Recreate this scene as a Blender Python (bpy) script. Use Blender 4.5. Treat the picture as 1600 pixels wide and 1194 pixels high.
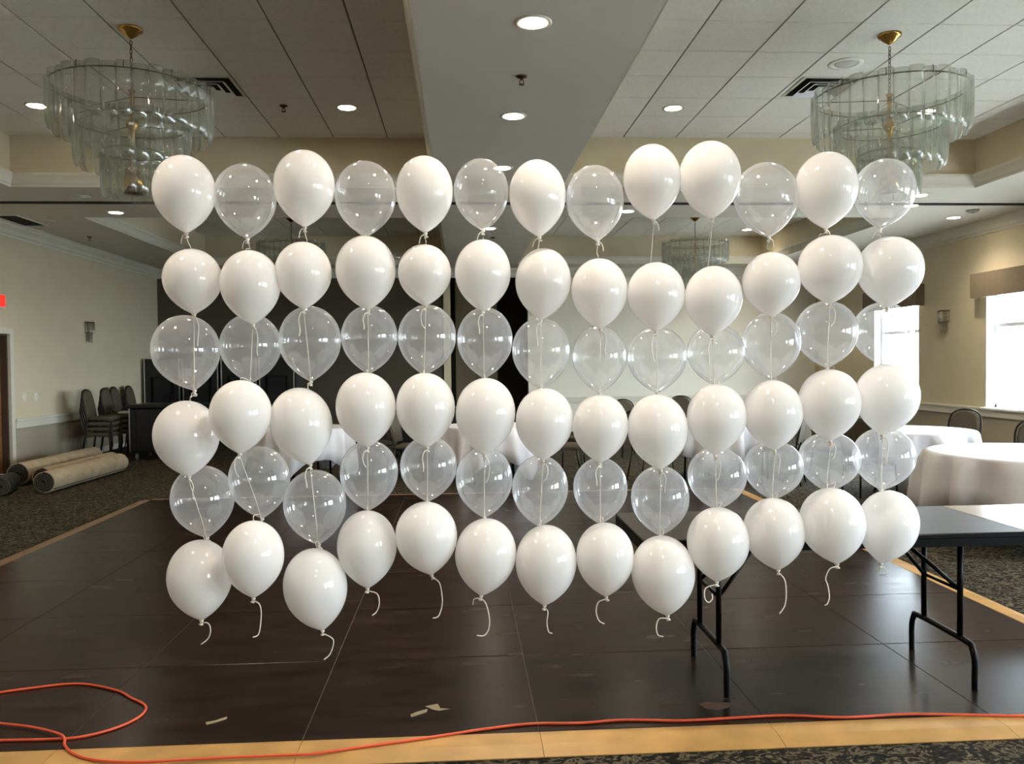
import bpy, bmesh, math, random
from mathutils import Vector, Matrix
random.seed(7)
for o in list(bpy.data.objects): bpy.data.objects.remove(o, do_unlink=True)
SC = bpy.context.scene
COL = SC.collection
PI = math.pi

# ------------------------------------------------------------------ camera
FPX, YAW, PITCH, ROLL, CAMH = 1296.2, .0613, -.0223, -.0101, 1.555
_f = Vector((math.sin(YAW)*math.cos(PITCH), math.cos(YAW)*math.cos(PITCH), math.sin(PITCH)))
_r0 = Vector((math.cos(YAW), -math.sin(YAW), 0)); _u0 = _r0.cross(_f)
CR = _r0*math.cos(ROLL)+_u0*math.sin(ROLL); CU = -_r0*math.sin(ROLL)+_u0*math.cos(ROLL); CF = _f
cam = bpy.data.cameras.new('camera'); cam.sensor_width = 36; cam.lens = FPX/1600*36; cam.clip_start = .05; cam.clip_end = 200
camo = bpy.data.objects.new('camera', cam); COL.objects.link(camo)
camo.matrix_world = Matrix(((CR.x, CU.x, -CF.x, 0), (CR.y, CU.y, -CF.y, 0), (CR.z, CU.z, -CF.z, CAMH), (0, 0, 0, 1)))
SC.camera = camo

# ------------------------------------------------------------------ sky, daylight, exposure
SKY = 19.0
LAMP = 1.25
W = bpy.data.worlds.new('overcast_sky'); SC.world = W; W.use_nodes = True
bg = W.node_tree.nodes['Background']; bg.inputs[0].default_value = (.80, .905, 1.0, 1); bg.inputs[1].default_value = SKY
vs = SC.view_settings; vs.view_transform = 'Standard'; vs.look = 'None'; vs.gamma = 1; vs.use_curve_mapping = False; vs.exposure = 1.25
SC.cycles.transparent_max_bounces = 48; SC.cycles.max_bounces = 14; SC.cycles.diffuse_bounces = 7

# room measures (metres, camera stands at x=0 y=0)
XL, XR, YF, YB = -6.62, 8.14, 18.65, -6.0
ZC, ZS = CAMH+2.742, CAMH+2.13
WINS = [(14.29, 15.89), (10.80, 12.40), (7.31, 8.91), (3.30, 5.80), (-.05, 1.45), (-1.95, -.45), (-5.70, -3.50)]
WZ0, WZ1 = .80, 2.80
for (a, b) in WINS:                       # portals: guide the sky light through the real window openings
    l = bpy.data.lights.new('window_portal', 'AREA'); l.shape = 'RECTANGLE'; l.size = b-a; l.size_y = WZ1-WZ0
    l.cycles.is_portal = True
    o = bpy.data.objects.new('window_portal', l); COL.objects.link(o)
    o.location = (XR+.17, (a+b)/2, (WZ0+WZ1)/2)
    o.rotation_euler = Matrix(((0, 0, 1), (1, 0, 0), (0, 1, 0))).to_euler()   # local -Z -> -X

# ------------------------------------------------------------------ helpers
def ray(px, py): return CF + CR*((px-800)/FPX) - CU*((py-597)/FPX)
def at_y(px, py, Y): d = ray(px, py); p = d*(Y/d.y); return Vector((p.x, p.y, p.z+CAMH))
def at_z(px, py, Z): d = ray(px, py); p = d*((Z-CAMH)/d.z); return Vector((p.x, p.y, Z))
def at_x(px, py, X): d = ray(px, py); p = d*(X/d.x); return Vector((p.x, p.y, p.z+CAMH))

def lin(c):
    f = lambda v: v/12.92 if v <= .04045 else ((v+.055)/1.055)**2.4
    return tuple(f(v/255) for v in c)

MATS = {}
def mat(name, rgb, rough=.6, metal=0, spec=.5, noise=0, nscale=8, bump=0, bscale=60, coat=0, emit=None, estr=0, trans=0, sheen=0):
    if name in MATS: return MATS[name]
    m = bpy.data.materials.new(name); m.use_nodes = True; nt = m.node_tree; b = nt.nodes['Principled BSDF']
    c = lin(rgb)+(1,)
    b.inputs['Base Color'].default_value = c; b.inputs['Roughness'].default_value = rough; b.inputs['Metallic'].default_value = metal
    b.inputs['Specular IOR Level'].default_value = spec; b.inputs['Coat Weight'].default_value = coat
    b.inputs['Sheen Weight'].default_value = sheen
    tc = nt.nodes.new('ShaderNodeTexCoord')
    if noise:
        n = nt.nodes.new('ShaderNodeTexNoise'); n.inputs['Scale'].default_value = nscale; n.inputs['Detail'].default_value = 5
        nt.links.new(tc.outputs['Object'], n.inputs['Vector'])
        r = nt.nodes.new('ShaderNodeValToRGB')
        r.color_ramp.elements[0].position = .3; r.color_ramp.elements[1].position = .7
        r.color_ramp.elements[0].color = tuple(v*(1-noise) for v in c[:3])+(1,); r.color_ramp.elements[1].color = tuple(min(1, v*(1+noise)) for v in c[:3])+(1,)
        nt.links.new(n.outputs['Fac'], r.inputs['Fac']); nt.links.new(r.outputs['Color'], b.inputs['Base Color'])
    if bump:
        n2 = nt.nodes.new('ShaderNodeTexNoise'); n2.inputs['Scale'].default_value = bscale; n2.inputs['Detail'].default_value = 4
        nt.links.new(tc.outputs['Object'], n2.inputs['Vector'])
        bp = nt.nodes.new('ShaderNodeBump'); bp.inputs['Strength'].default_value = bump; bp.inputs['Distance'].default_value = .01
        nt.links.new(n2.outputs['Fac'], bp.inputs['Height']); nt.links.new(bp.outputs['Normal'], b.inputs['Normal'])
    if emit is not None:
        b.inputs['Emission Color'].default_value = lin(emit)+(1,); b.inputs['Emission Strength'].default_value = estr
    if trans: b.inputs['Transmission Weight'].default_value = trans
    MATS[name] = m; return m

def film(name, tint, body, bodyrgb, rough, ior=1.5, refl=1.0, edge=0.0):
    """thin sheet: clear film + milky scattering + Fresnel gloss"""
    m = bpy.data.materials.new(name); m.use_nodes = True; nt = m.node_tree; nt.nodes.clear(); N = nt.nodes.new; L = nt.links.new
    out = N('ShaderNodeOutputMaterial'); tr = N('ShaderNodeBsdfTransparent'); tr.inputs[0].default_value = lin(tint)+(1,)
    df = N('ShaderNodeBsdfDiffuse'); df.inputs[0].default_value = lin(bodyrgb)+(1,)
    tl = N('ShaderNodeBsdfTranslucent'); tl.inputs[0].default_value = lin(bodyrgb)+(1,)
    gl = N('ShaderNodeBsdfGlossy'); gl.inputs['Roughness'].default_value = rough
    mx0 = N('ShaderNodeMixShader'); mx0.inputs[0].default_value = .5; L(df.outputs[0], mx0.inputs[1]); L(tl.outputs[0], mx0.inputs[2])
    mx1 = N('ShaderNodeMixShader')
    lw = N('ShaderNodeLayerWeight'); lw.inputs[0].default_value = .5
    pw = N('ShaderNodeMath'); pw.operation = 'POWER'; pw.inputs[1].default_value = 3.2; L(lw.outputs['Facing'], pw.inputs[0])
    ma = N('ShaderNodeMath'); ma.operation = 'MULTIPLY_ADD'; ma.inputs[1].default_value = edge; ma.inputs[2].default_value = body; ma.use_clamp = True
    L(pw.outputs[0], ma.inputs[0]); L(ma.outputs[0], mx1.inputs[0])
    L(tr.outputs[0], mx1.inputs[1]); L(mx0.outputs[0], mx1.inputs[2])
    f0 = ((ior-1)/(ior+1))**2                       # Schlick, same from both sides of the thin sheet
    p5 = N('ShaderNodeMath'); p5.operation = 'POWER'; p5.inputs[1].default_value = 5; L(lw.outputs['Facing'], p5.inputs[0])
    mm = N('ShaderNodeMath'); mm.operation = 'MULTIPLY_ADD'; mm.inputs[1].default_value = (1-f0)*min(refl, 1); mm.inputs[2].default_value = f0*refl; mm.use_clamp = True; L(p5.outputs[0], mm.inputs[0])
    mx2 = N('ShaderNodeMixShader'); L(mm.outputs[0], mx2.inputs[0]); L(mx1.outputs[0], mx2.inputs[1]); L(gl.outputs[0], mx2.inputs[2])
    L(mx2.outputs[0], out.inputs[0]); MATS[name] = m; return m

class MB:
    """collects boxes, tubes, lathes into ONE mesh"""
    def __init__(s): s.v = []; s.f = []; s.sm = []
    def add(s, vs, fs, smooth=False):
        b = len(s.v); s.v += [tuple(v) for v in vs]; s.f += [tuple(i+b for i in f) for f in fs]; s.sm += [smooth]*len(fs); return s
    def box(s, x0, x1, y0, y1, z0, z1, M=None):
        vs = [Vector(p) for p in ((x0, y0, z0), (x1, y0, z0), (x1, y1, z0), (x0, y1, z0), (x0, y0, z1), (x1, y0, z1), (x1, y1, z1), (x0, y1, z1))]
        if M: vs = [M @ v for v in vs]
        return s.add(vs, [(0, 3, 2, 1), (4, 5, 6, 7), (0, 1, 5, 4), (1, 2, 6, 5), (2, 3, 7, 6), (3, 0, 4, 7)])
    def bbox(s, x0, x1, y0, y1, z0, z1, c=.004, M=None):
        """box with chamfered top/bottom edges"""
        rings = []
        for z, i in ((z0, c), (z0+c, 0), (z1-c, 0), (z1, c)):
            rings.append([Vector(p) for p in ((x0+i, y0+i, z), (x1-i, y0+i, z), (x1-i, y1-i, z), (x0+i, y1-i, z))])
        vs = [v for r in rings for v in r]
        if M: vs = [M @ v for v in vs]
        fs = [(3, 2, 1, 0), (12, 13, 14, 15)]
        for k in range(3):
            for j in range(4): fs.append((k*4+j, k*4+(j+1) % 4, k*4+4+(j+1) % 4, k*4+4+j))
        return s.add(vs, fs)
    def lathe(s, prof, n=24, M=None, cap=True, smooth=True, a0=0, a1=2*PI):
        vs = []; full = abs(a1-a0-2*PI) < 1e-6; m = n if full else n+1
        for (r, z) in prof:
            for k in range(m):
                a = a0+(a1-a0)*k/n; vs.append(Vector((r*math.cos(a), r*math.sin(a), z)))
        if M: vs = [M @ v for v in vs]
        fs = []
        for i in range(len(prof)-1):
            for k in range(n):
                k2 = (k+1) % m if full else k+1
                fs.append((i*m+k, i*m+k2, (i+1)*m+k2, (i+1)*m+k))
        if cap and full:
            fs.append(tuple(reversed(range(m)))); fs.append(tuple((len(prof)-1)*m+k for k in range(m)))
        return s.add(vs, fs, smooth)
    def cyl(s, p, q, r, n=12, r2=None):
        p = Vector(p); q = Vector(q); d = q-p; L = d.length
        M = Matrix.Translation(p) @ d.to_track_quat('Z', 'Y').to_matrix().to_4x4()
        return s.lathe([(r, 0), (r if r2 is None else r2, L)], n, M)
    def tube(s, pts, r, n=8, closed=False, rx=None):
        pts = [Vector(p) for p in pts]; m = len(pts); vs = []; up = None
        for i, p in enumerate(pts):
            a = pts[(i-1) % m] if (closed or i > 0) else p; b = pts[(i+1) % m] if (closed or i < m-1) else p
            t = (b-a).normalized() if (b-a).length > 1e-9 else Vector((0, 0, 1))
            if up is None: up = Vector((0, 1, 0)) if abs(t.y) < .9 else Vector((1, 0, 0))
            u = (up-t*up.dot(t)).normalized(); w = t.cross(u); up = u
            for k in range(n):
                an = 2*PI*k/n; vs.append(p+u*(r*math.cos(an))+w*((rx or r)*math.sin(an)))
        fs = []
        for i in range(m if closed else m-1):
            j = (i+1) % m
            for k in range(n): fs.append((i*n+k, i*n+(k+1) % n, j*n+(k+1) % n, j*n+k))
        if not closed:
            fs.append(tuple(reversed(range(n)))); fs.append(tuple((m-1)*n+k for k in range(n)))
        return s.add(vs, fs, True)
    def mesh(s, name, m):
        me = bpy.data.meshes.new(name); me.from_pydata(s.v, [], s.f); me.polygons.foreach_set('use_smooth', s.sm)
        bm = bmesh.new(); bm.from_mesh(me); bmesh.ops.recalc_face_normals(bm, faces=bm.faces); bm.to_mesh(me); bm.free()
        if m: me.materials.append(m)
        me.update(); return me
    def build(s, name, m, parent=None): return link(name, s.mesh(name, m), parent)

def link(name, me, parent=None, M=None):
    o = bpy.data.objects.new(name, me); COL.objects.link(o)
    if parent: o.parent = parent
    if M is not None: o.matrix_local = M
    return o
def tag(o, label, cat, group=None, kind=None):
    o['label'] = label; o['category'] = cat
    if group: o['group'] = group
    if kind: o['kind'] = kind
    return o
def struct(o, label, cat): return tag(o, label, cat, kind='structure')
def thing(name, label, cat, loc=(0, 0, 0), rz=0, group=None):
    o = bpy.data.objects.new(name, None); COL.objects.link(o); o.location = loc; o.rotation_euler = (0, 0, rz); o.empty_display_size = .1
    return tag(o, label, cat, group)
def dup(o, parent=None):
    c = o.copy(); COL.objects.link(c); c.parent = parent
    for ch in list(o.children): dup(ch, c)
    return c
def smooth_path(pts, k=6):
    pts = [Vector(p) for p in pts]; out = []
    for i in range(len(pts)-1):
        p0 = pts[max(i-1, 0)]; p1 = pts[i]; p2 = pts[i+1]; p3 = pts[min(i+2, len(pts)-1)]
        for j in range(k):
            t = j/k
            out.append(.5*((2*p1)+(p2-p0)*t+(2*p0-5*p1+4*p2-p3)*t*t+(3*p1-p0-3*p2+p3)*t*t*t))
    return out+[pts[-1]]

# ------------------------------------------------------------------ materials
m_wall = mat('painted_wall', (200, 188, 159), .75, noise=.03, nscale=3)
m_wains = mat('painted_wainscot', (160, 150, 130), .75, noise=.03, nscale=3)
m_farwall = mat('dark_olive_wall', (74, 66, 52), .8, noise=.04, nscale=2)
m_soffit = mat('painted_soffit', (208, 202, 189), .8, noise=.02, nscale=2)
m_crown = mat('painted_moulding', (204, 200, 184), .6)
m_tile = mat('mineral_fibre_tile', (230, 226, 216), .9, noise=.05, nscale=35, bump=.35, bscale=120)
m_grid = mat('ceiling_grid', (120, 114, 100), .6)  # shade in the gaps between tiles is put into this darker grid colour
m_white = mat('white_frame_paint', (235, 236, 236), .45)
m_black = mat('black_enamel', (6, 7, 8), .35, spec=.15)
m_blackp = mat('black_plastic', (14, 17, 20), .4)
m_dark = mat('dark_void', (10, 10, 9), .9)
m_chrome = mat('bright_metal_edge', (190, 195, 200), .28, metal=1)
m_brass = mat('polished_brass', (196, 152, 84), .22, metal=1)
m_oldbrass = mat('dark_bronze', (96, 78, 52), .35, metal=1)
m_cord = mat('orange_cord', (200, 76, 42), .4)
m_ribbon = mat('white_ribbon', (236, 228, 214), .35)
m_knot = mat('balloon_knot', (226, 216, 200), .4)
m_trimwood = mat('yellow_wood_trim', (166, 128, 72), .45, noise=.16, nscale=6)
m_door = mat('wood_door', (122, 78, 44), .45, noise=.15, nscale=5)
m_cloth = mat('white_tablecloth', (196, 194, 196), .8, sheen=.2)
m_seat = mat('olive_fabric', (74, 66, 51), .9, noise=.12, nscale=60)
m_frame = mat('bronze_tube', (48, 44, 40), .35, metal=.7)
m_roll = mat('carpet_backing', (158, 142, 116), .95, noise=.14, nscale=9, bump=.3, bscale=80)
m_rollend = mat('carpet_pile_edge', (60, 56, 48), .95, noise=.2, nscale=40)
m_valance = mat('valance_fabric', (122, 108, 88), .9, noise=.06, nscale=30)
m_plate = mat('ivory_plate', (214, 208, 190), .4)
m_tape = mat('masking_tape', (132, 120, 92), .8)
m_scuff = mat('chipped_veneer', (66, 38, 24), .6, noise=.4, nscale=60)
m_lamp = mat('lit_lens', (255, 250, 240), .4, emit=(255, 238, 214), estr=32)
m_unlit = mat('frosted_lens', (190, 188, 178), .3)
m_tablet = mat('walnut_laminate', (52, 48, 44), .5, noise=.1, nscale=4, spec=.2)
m_exit = mat('red_sign_face', (230, 60, 50), .4, emit=(255, 40, 34), estr=.45)
m_pane = film('window_pane', (250, 252, 252), .0, (255, 255, 255), .01, 1.45)
m_glass = film('pressed_glass', (246, 247, 244), .10, (222, 226, 216), .06, 1.5, 2.2, edge=.75)
m_rod = film('crystal_rod', (215, 212, 200), .22, (235, 232, 220), .06, 1.5, 3.0, edge=.5)
m_clear = film('clear_latex', (250, 250, 250), .23, (246, 248, 251), .06, 1.5, 2.0, edge=.48)

def balloon_mat():
    m = bpy.data.materials.new('white_latex'); m.use_nodes = True; nt = m.node_tree; b = nt.nodes['Principled BSDF']
    b.inputs['Base Color'].default_value = lin((248, 247, 246))+(1,); b.inputs['Roughness'].default_value = .11
    b.inputs['Specular IOR Level'].default_value = .7
    out = nt.nodes['Material Output']; tl = nt.nodes.new('ShaderNodeBsdfTranslucent'); tl.inputs[0].default_value = lin((252, 251, 250))+(1,)
    mx = nt.nodes.new('ShaderNodeMixShader'); mx.inputs[0].default_value = .34
    nt.links.new(b.outputs[0], mx.inputs[1]); nt.links.new(tl.outputs[0], mx.inputs[2]); nt.links.new(mx.outputs[0], out.inputs[0])
    return m
m_balloon = balloon_mat()

def carpet_mat():
    m = bpy.data.materials.new('patterned_carpet'); m.use_nodes = True; nt = m.node_tree; b = nt.nodes['Principled BSDF']; N = nt.nodes.new; L = nt.links.new
    tc = N('ShaderNodeTexCoord'); mp = N('ShaderNodeMapping'); mp.inputs['Scale'].default_value = (1, 1.3, 1); L(tc.outputs['Object'], mp.inputs[0])
    n0 = N('ShaderNodeTexNoise'); n0.inputs['Scale'].default_value = 9; L(mp.outputs[0], n0.inputs['Vector'])
    mix = N('ShaderNodeMixRGB'); mix.inputs[0].default_value = .06; L(mp.outputs[0], mix.inputs[1]); L(n0.outputs['Color'], mix.inputs[2])
    v = N('ShaderNodeTexVoronoi'); v.inputs['Scale'].default_value = 26; L(mix.outputs[0], v.inputs['Vector'])
    n1 = N('ShaderNodeTexNoise'); n1.inputs['Scale'].default_value = 15; n1.inputs['Detail'].default_value = 3; n1.inputs['Distortion'].default_value = 2.2; L(mp.outputs[0], n1.inputs['Vector'])
    r = N('ShaderNodeValToRGB'); r.color_ramp.interpolation = 'LINEAR'
    e = r.color_ramp.elements; e[0].position = .40; e[0].color = lin((20, 18, 15))+(1,); e[1].position = .52; e[1].color = lin((44, 40, 31))+(1,)
    e2 = e.new(.58); e2.color = lin((100, 92, 72))+(1,); e3 = e.new(.68); e3.color = lin((38, 34, 27))+(1,)
    L(n1.outputs['Fac'], r.inputs['Fac'])
    mu = N('ShaderNodeMixRGB'); mu.blend_type = 'MULTIPLY'; mu.inputs[0].default_value = .5; L(r.outputs[0], mu.inputs[1]); L(v.outputs['Distance'], mu.inputs[2])
    L(r.outputs[0], b.inputs['Base Color']); b.inputs['Roughness'].default_value = .95; b.inputs['Specular IOR Level'].default_value = .1
    return m
m_carpet = carpet_mat()

def parquet_mat():
    m = bpy.data.materials.new('dark_parquet'); m.use_nodes = True; nt = m.node_tree; b = nt.nodes['Principled BSDF']; N = nt.nodes.new; L = nt.links.new
    tc = N('ShaderNodeTexCoord'); oi = N('ShaderNodeObjectInfo')
    br = N('ShaderNodeTexBrick'); br.inputs['Scale'].default_value = 1; br.inputs['Brick Width'].default_value = .2437; br.inputs['Row Height'].default_value = .0609
    br.offset = .5; br.inputs['Mortar Size'].default_value = .0006; br.inputs['Color1'].default_value = lin((38, 27, 21))+(1,); br.inputs['Color2'].default_value = lin((27, 19, 15))+(1,)
    br.inputs['Mortar'].default_value = lin((26, 18, 14))+(1,); L(tc.outputs['Object'], br.inputs['Vector'])
    n = N('ShaderNodeTexNoise'); n.inputs['Scale'].default_value = 2.6; n.inputs['Detail'].default_value = 4
    mp = N('ShaderNodeMapping'); mp.inputs['Scale'].default_value = (1, 4, 1); L(tc.outputs['Object'], mp.inputs[0])
    ad = N('ShaderNodeVectorMath'); ad.operation = 'ADD'; L(mp.outputs[0], ad.inputs[0]); L(oi.outputs['Random'], ad.inputs[1]); L(ad.outputs[0], n.inputs['Vector'])
    hs = N('ShaderNodeHueSaturation'); L(br.outputs['Color'], hs.inputs['Color'])
    mr = N('ShaderNodeMapRange'); mr.inputs[1].default_value = .25; mr.inputs[2].default_value = .75; mr.inputs[3].default_value = .6; mr.inputs[4].default_value = 1.35
    L(n.outputs['Fac'], mr.inputs[0]); L(mr.outputs[0], hs.inputs['Value']); L(hs.outputs[0], b.inputs['Base Color'])
    b.inputs['Specular IOR Level'].default_value = .16
    mr2 = N('ShaderNodeMapRange'); mr2.inputs[3].default_value = .18; mr2.inputs[4].default_value = .32; L(n.outputs['Fac'], mr2.inputs[0]); L(mr2.outputs[0], b.inputs['Roughness'])
    return m
m_parquet = parquet_mat()

# ------------------------------------------------------------------ the setting
fl = MB().box(XL-.3, XR+.3, YB-.3, YF+2.2, -.2, 0).build('floor', m_carpet); struct(fl, 'dark olive patterned carpet floor of the banquet hall', 'floor')

gnd = MB().box(XR+.2, XR+60, YB-40, YF+40, -.5, -.3).build('ground', mat('pale_concrete', (170, 168, 164), .9, noise=.05, nscale=2)); struct(gnd, 'pale paved ground outside the windows', 'ground')
# ceiling trays (x0,x1,y0,y1), tile grid origin
TRAYS = [(-5.25, -.27, 3.6, 10.12, -2.13, 6.078), (1.24, 6.42, 3.6, 10.02, 1.997, 5.956),
         (-5.32, -.27, 12.15, 17.8, -2.13, 12.2), (1.24, 6.6, 12.1, 17.8, 1.997, 12.2)]
sf = MB()
T = .6
def slab(x0, x1, y0, y1): sf.box(x0, x1, y0, y1, ZS, ZC+.12)
slab(XL-.3, XR+.3, YB-.3, 3.6)
for yy0, yy1, rows in ((3.6, 10.12, TRAYS[:2]), (12.1, 17.8, TRAYS[2:])):
    a, b2 = rows
    slab(XL-.3, a[0], yy0, yy1); slab(a[1], b2[0], yy0, yy1); slab(b2[1], XR+.3, yy0, yy1)
    for t in rows:
        if t[3] < yy1: slab(t[0], t[1], t[3], yy1)
        if t[2] > yy0: slab(t[0], t[1], yy0, t[2])
slab(XL-.3, XR+.3, 10.12, 10.98); slab(XL-.3, XR+.3, 11.16, 12.1); sf.box(XL-.3, XR+.3, 10.98, 11.16, ZS+.16, ZC+.12)
slab(XL-.3, XR+.3, 17.8, YF+2.2)
ce = sf.build('ceiling', m_soffit); struct(ce, 'grey painted lower ceiling with a broad central beam', 'ceiling')
# folding-wall track in the slot
tk = MB(); tk.box(XL, XR, 11.04, 11.055, ZS-.012, ZS+.16); tk.box(XL, XR, 11.09, 11.105, ZS-.012, ZS+.16)
struct(tk.build('trim_1', mat('track_metal', (70, 70, 68), .5, metal=.5)), 'dark metal folding wall track across the ceiling', 'track')

PROF = [(0, 0), (.005, 0), (.010, .02), (.022, .035), (.034, .075), (.052, .11), (.064, .125), (.066, .16), (0, .168)]
def sweep_rect(name, x0, x1, y0, y1, z, prof, inward=1):
    mb = MB(); n = len(prof); vs = []
    for (cx, cy, sx, sy) in ((x0, y0, 1, 1), (x1, y0, -1, 1), (x1, y1, -1, -1), (x0, y1, 1, -1)):
        for (d, h) in prof: vs.append((cx+sx*d*inward, cy+sy*d*inward, z+h))
    fs = []
    for k in range(4):
        j = (k+1) % 4
        for i in range(n-1): fs.append((k*n+i, j*n+i, j*n+i+1, k*n+i+1))
    mb.add(vs, fs); return mb.build(name, m_crown)
tile_mesh = {}
tn = 2
for ti, (x0, x1, y0, y1, gx, gy) in enumerate(TRAYS):
    top = MB().box(x0-.05, x1+.05, y0-.05, y1+.05, ZC, ZC+.1).build('ceiling', m_grid)
    struct(top, ['tray ceiling of white tiles over the dim carpet rolls side', 'tray ceiling of white tiles over the black folding tables', 'far tray ceiling of tiles on the dim side of the beam', 'far tray ceiling of tiles on the window side'][ti], 'ceiling')
    fascia = MB()
    for (a, b_, c, d) in ((x0-.02, x0+.004, y0, y1), (x1-.004, x1+.02, y0, y1), (x0, x1, y0-.02, y0+.004), (x0, x1, y1-.004, y1+.02)): fascia.box(a, b_, c, d, ZS+.02, ZC)
    struct(fascia.build('trim_%d' % tn, m_wall), 'beige painted fascia around a ceiling tray', 'fascia'); tn += 1
    struct(sweep_rect('trim_%d' % tn, x0, x1, y0, y1, ZS-.001, PROF), 'stepped crown moulding around the foot of a ceiling tray', 'moulding'); tn += 1
    P = .64; i0 = math.floor((x0-gx)/P); j0 = math.floor((y0-gy)/P)
    for i in range(i0, math.ceil((x1-gx)/P)):
        for j in range(j0, math.ceil((y1-gy)/P)):
            a, b_ = max(gx+i*P+.007, x0), min(gx+(i+1)*P-.007, x1); c, d = max(gy+j*P+.0035, y0), min(gy+(j+1)*P-.0035, y1)
            if b_-a < .03 or d-c < .03: continue
            key = (round(b_-a, 3), round(d-c, 3))
            if key not in tile_mesh:
                w, l = key; tile_mesh[key] = MB().bbox(-w/2, w/2, -l/2, l/2, -.012, .0, .003).mesh('ceiling_tile', m_tile)
            link('ceiling_tile', tile_mesh[key], top, Matrix.Translation(((a+b_)/2, (c+d)/2, ZC-.0005-random.random()*.001)))

# walls
wl = MB(); DY0, DY1, DZ = 11.35, 12.62, 2.06
wl.box(XL-.2, XL, YB-.2, DY0, 0, ZS); wl.box(XL-.2, XL, DY1, YF+.2, 0, ZS); wl.box(XL-.2, XL, DY0, DY1, DZ, ZS)
wall_left = struct(wl.build('wall_left', m_wall), 'beige painted side wall with a door', 'wall')
wr = MB(); ys = sorted(WINS); prev = YB-.2
for (a, b_) in ys:
    wr.box(XR, XR+.2, prev, a, 0, ZS); wr.box(XR, XR+.2, a, b_, 0, WZ0); wr.box(XR, XR+.2, a, b_, WZ1, ZS); prev = b_
wr.box(XR, XR+.2, prev, YF+.2, 0, ZS)
struct(wr.build('wall_right', m_wall), 'beige painted wall with a row of tall windows', 'wall')
struct(MB().box(XL-.2, XR+.2, YB-.2, YB, 0, ZS).build('wall_back', m_wall), 'beige painted wall behind the photographer', 'wall')
NX0, NX1 = at_y(692, 600, YF).x, at_y(826, 600, YF).x
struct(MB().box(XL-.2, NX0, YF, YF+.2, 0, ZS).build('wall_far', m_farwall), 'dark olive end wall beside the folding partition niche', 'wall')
struct(MB().box(NX1, XR+.2, YF, YF+.2, 0, ZS).build('wall_far', mat('pale_end_wall', (226, 221, 204), .75, noise=.02, nscale=3)), 'light beige end wall on the window side', 'wall')
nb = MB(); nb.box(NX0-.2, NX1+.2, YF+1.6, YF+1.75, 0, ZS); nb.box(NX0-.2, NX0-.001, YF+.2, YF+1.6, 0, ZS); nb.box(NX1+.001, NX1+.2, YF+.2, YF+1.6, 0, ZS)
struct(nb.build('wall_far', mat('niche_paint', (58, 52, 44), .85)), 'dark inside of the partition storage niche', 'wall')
jx0, jx1 = at_y(694, 600, YF-.03).x, at_y(705, 600, YF-.03).x
struct(MB().bbox(jx0, jx1, YF-.03, YF+.25, 0, ZS-.02, .004).build('trim_20', m_wall), 'pale jamb post at the edge of the partition niche', 'jamb')
# chair rail / wainscot / baseboard / crown
def rail(name, x, s, y0, y1, z0, z1):
    mb = MB(); d = .03*s; mb.bbox(min(x, x-d), max(x, x-d), y0, y1, z0, z1, .006); mb.bbox(min(x, x-d*1.5), max(x, x-d*1.5), y0, y1, z1-.025, z1+.012, .004); return mb.build(name, m_crown)
for a, b_, k in ((YB, DY0-.1, 21), (DY1+.1, YF, 22)): struct(rail('trim_%d' % k, XL, -1, a, b_, .655, .79), 'beige chair rail along the side wall with the door', 'rail')
struct(rail('trim_23', XR, 1, YB, YF, .655, .785), 'beige chair rail under the windows', 'rail')
struct(MB().box(NX1+.02, XR-.05, YF-.03, YF, .655, .785).build('trim_24', m_crown), 'beige chair rail on the light end wall', 'rail')
wn = MB(); wn.box(XL-.001, XL+.004, YB, DY0-.1, 0, .66); wn.box(XL-.001, XL+.004, DY1+.1, YF, 0, .66)
struct(wn.build('trim_25', m_wains), 'darker painted wainscot below the chair rail by the door', 'wainscot')
struct(MB().box(XR-.004, XR+.001, YB, YF, 0, .66).build('trim_26', m_wains), 'darker painted wainscot below the windows', 'wainscot')
bb = MB(); bb.box(XL, XL+.018, YB, DY0-.1, 0, .1); bb.box(XL, XL+.018, DY1+.1, YF, 0, .1)
struct(bb.build('baseboard_left', m_crown), 'beige baseboard along the side wall with the door', 'baseboard')
struct(MB().box(XR-.022, XR-.004, YB, YF, 0, .1).build('baseboard_right', m_crown), 'beige baseboard under the windows', 'baseboard')
CP = [(0, -.2), (.012, -.2), (.02, -.16), (.035, -.15), (.05, -.1), (.1, -.045), (.11, -.02), (.13, -.015), (.13, 0.002), (0, 0.002)]
struct(sweep_rect('trim_27', XL, XR, YB, YF, ZS, CP), 'crown moulding where the walls meet the lower ceiling', 'moulding')

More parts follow.
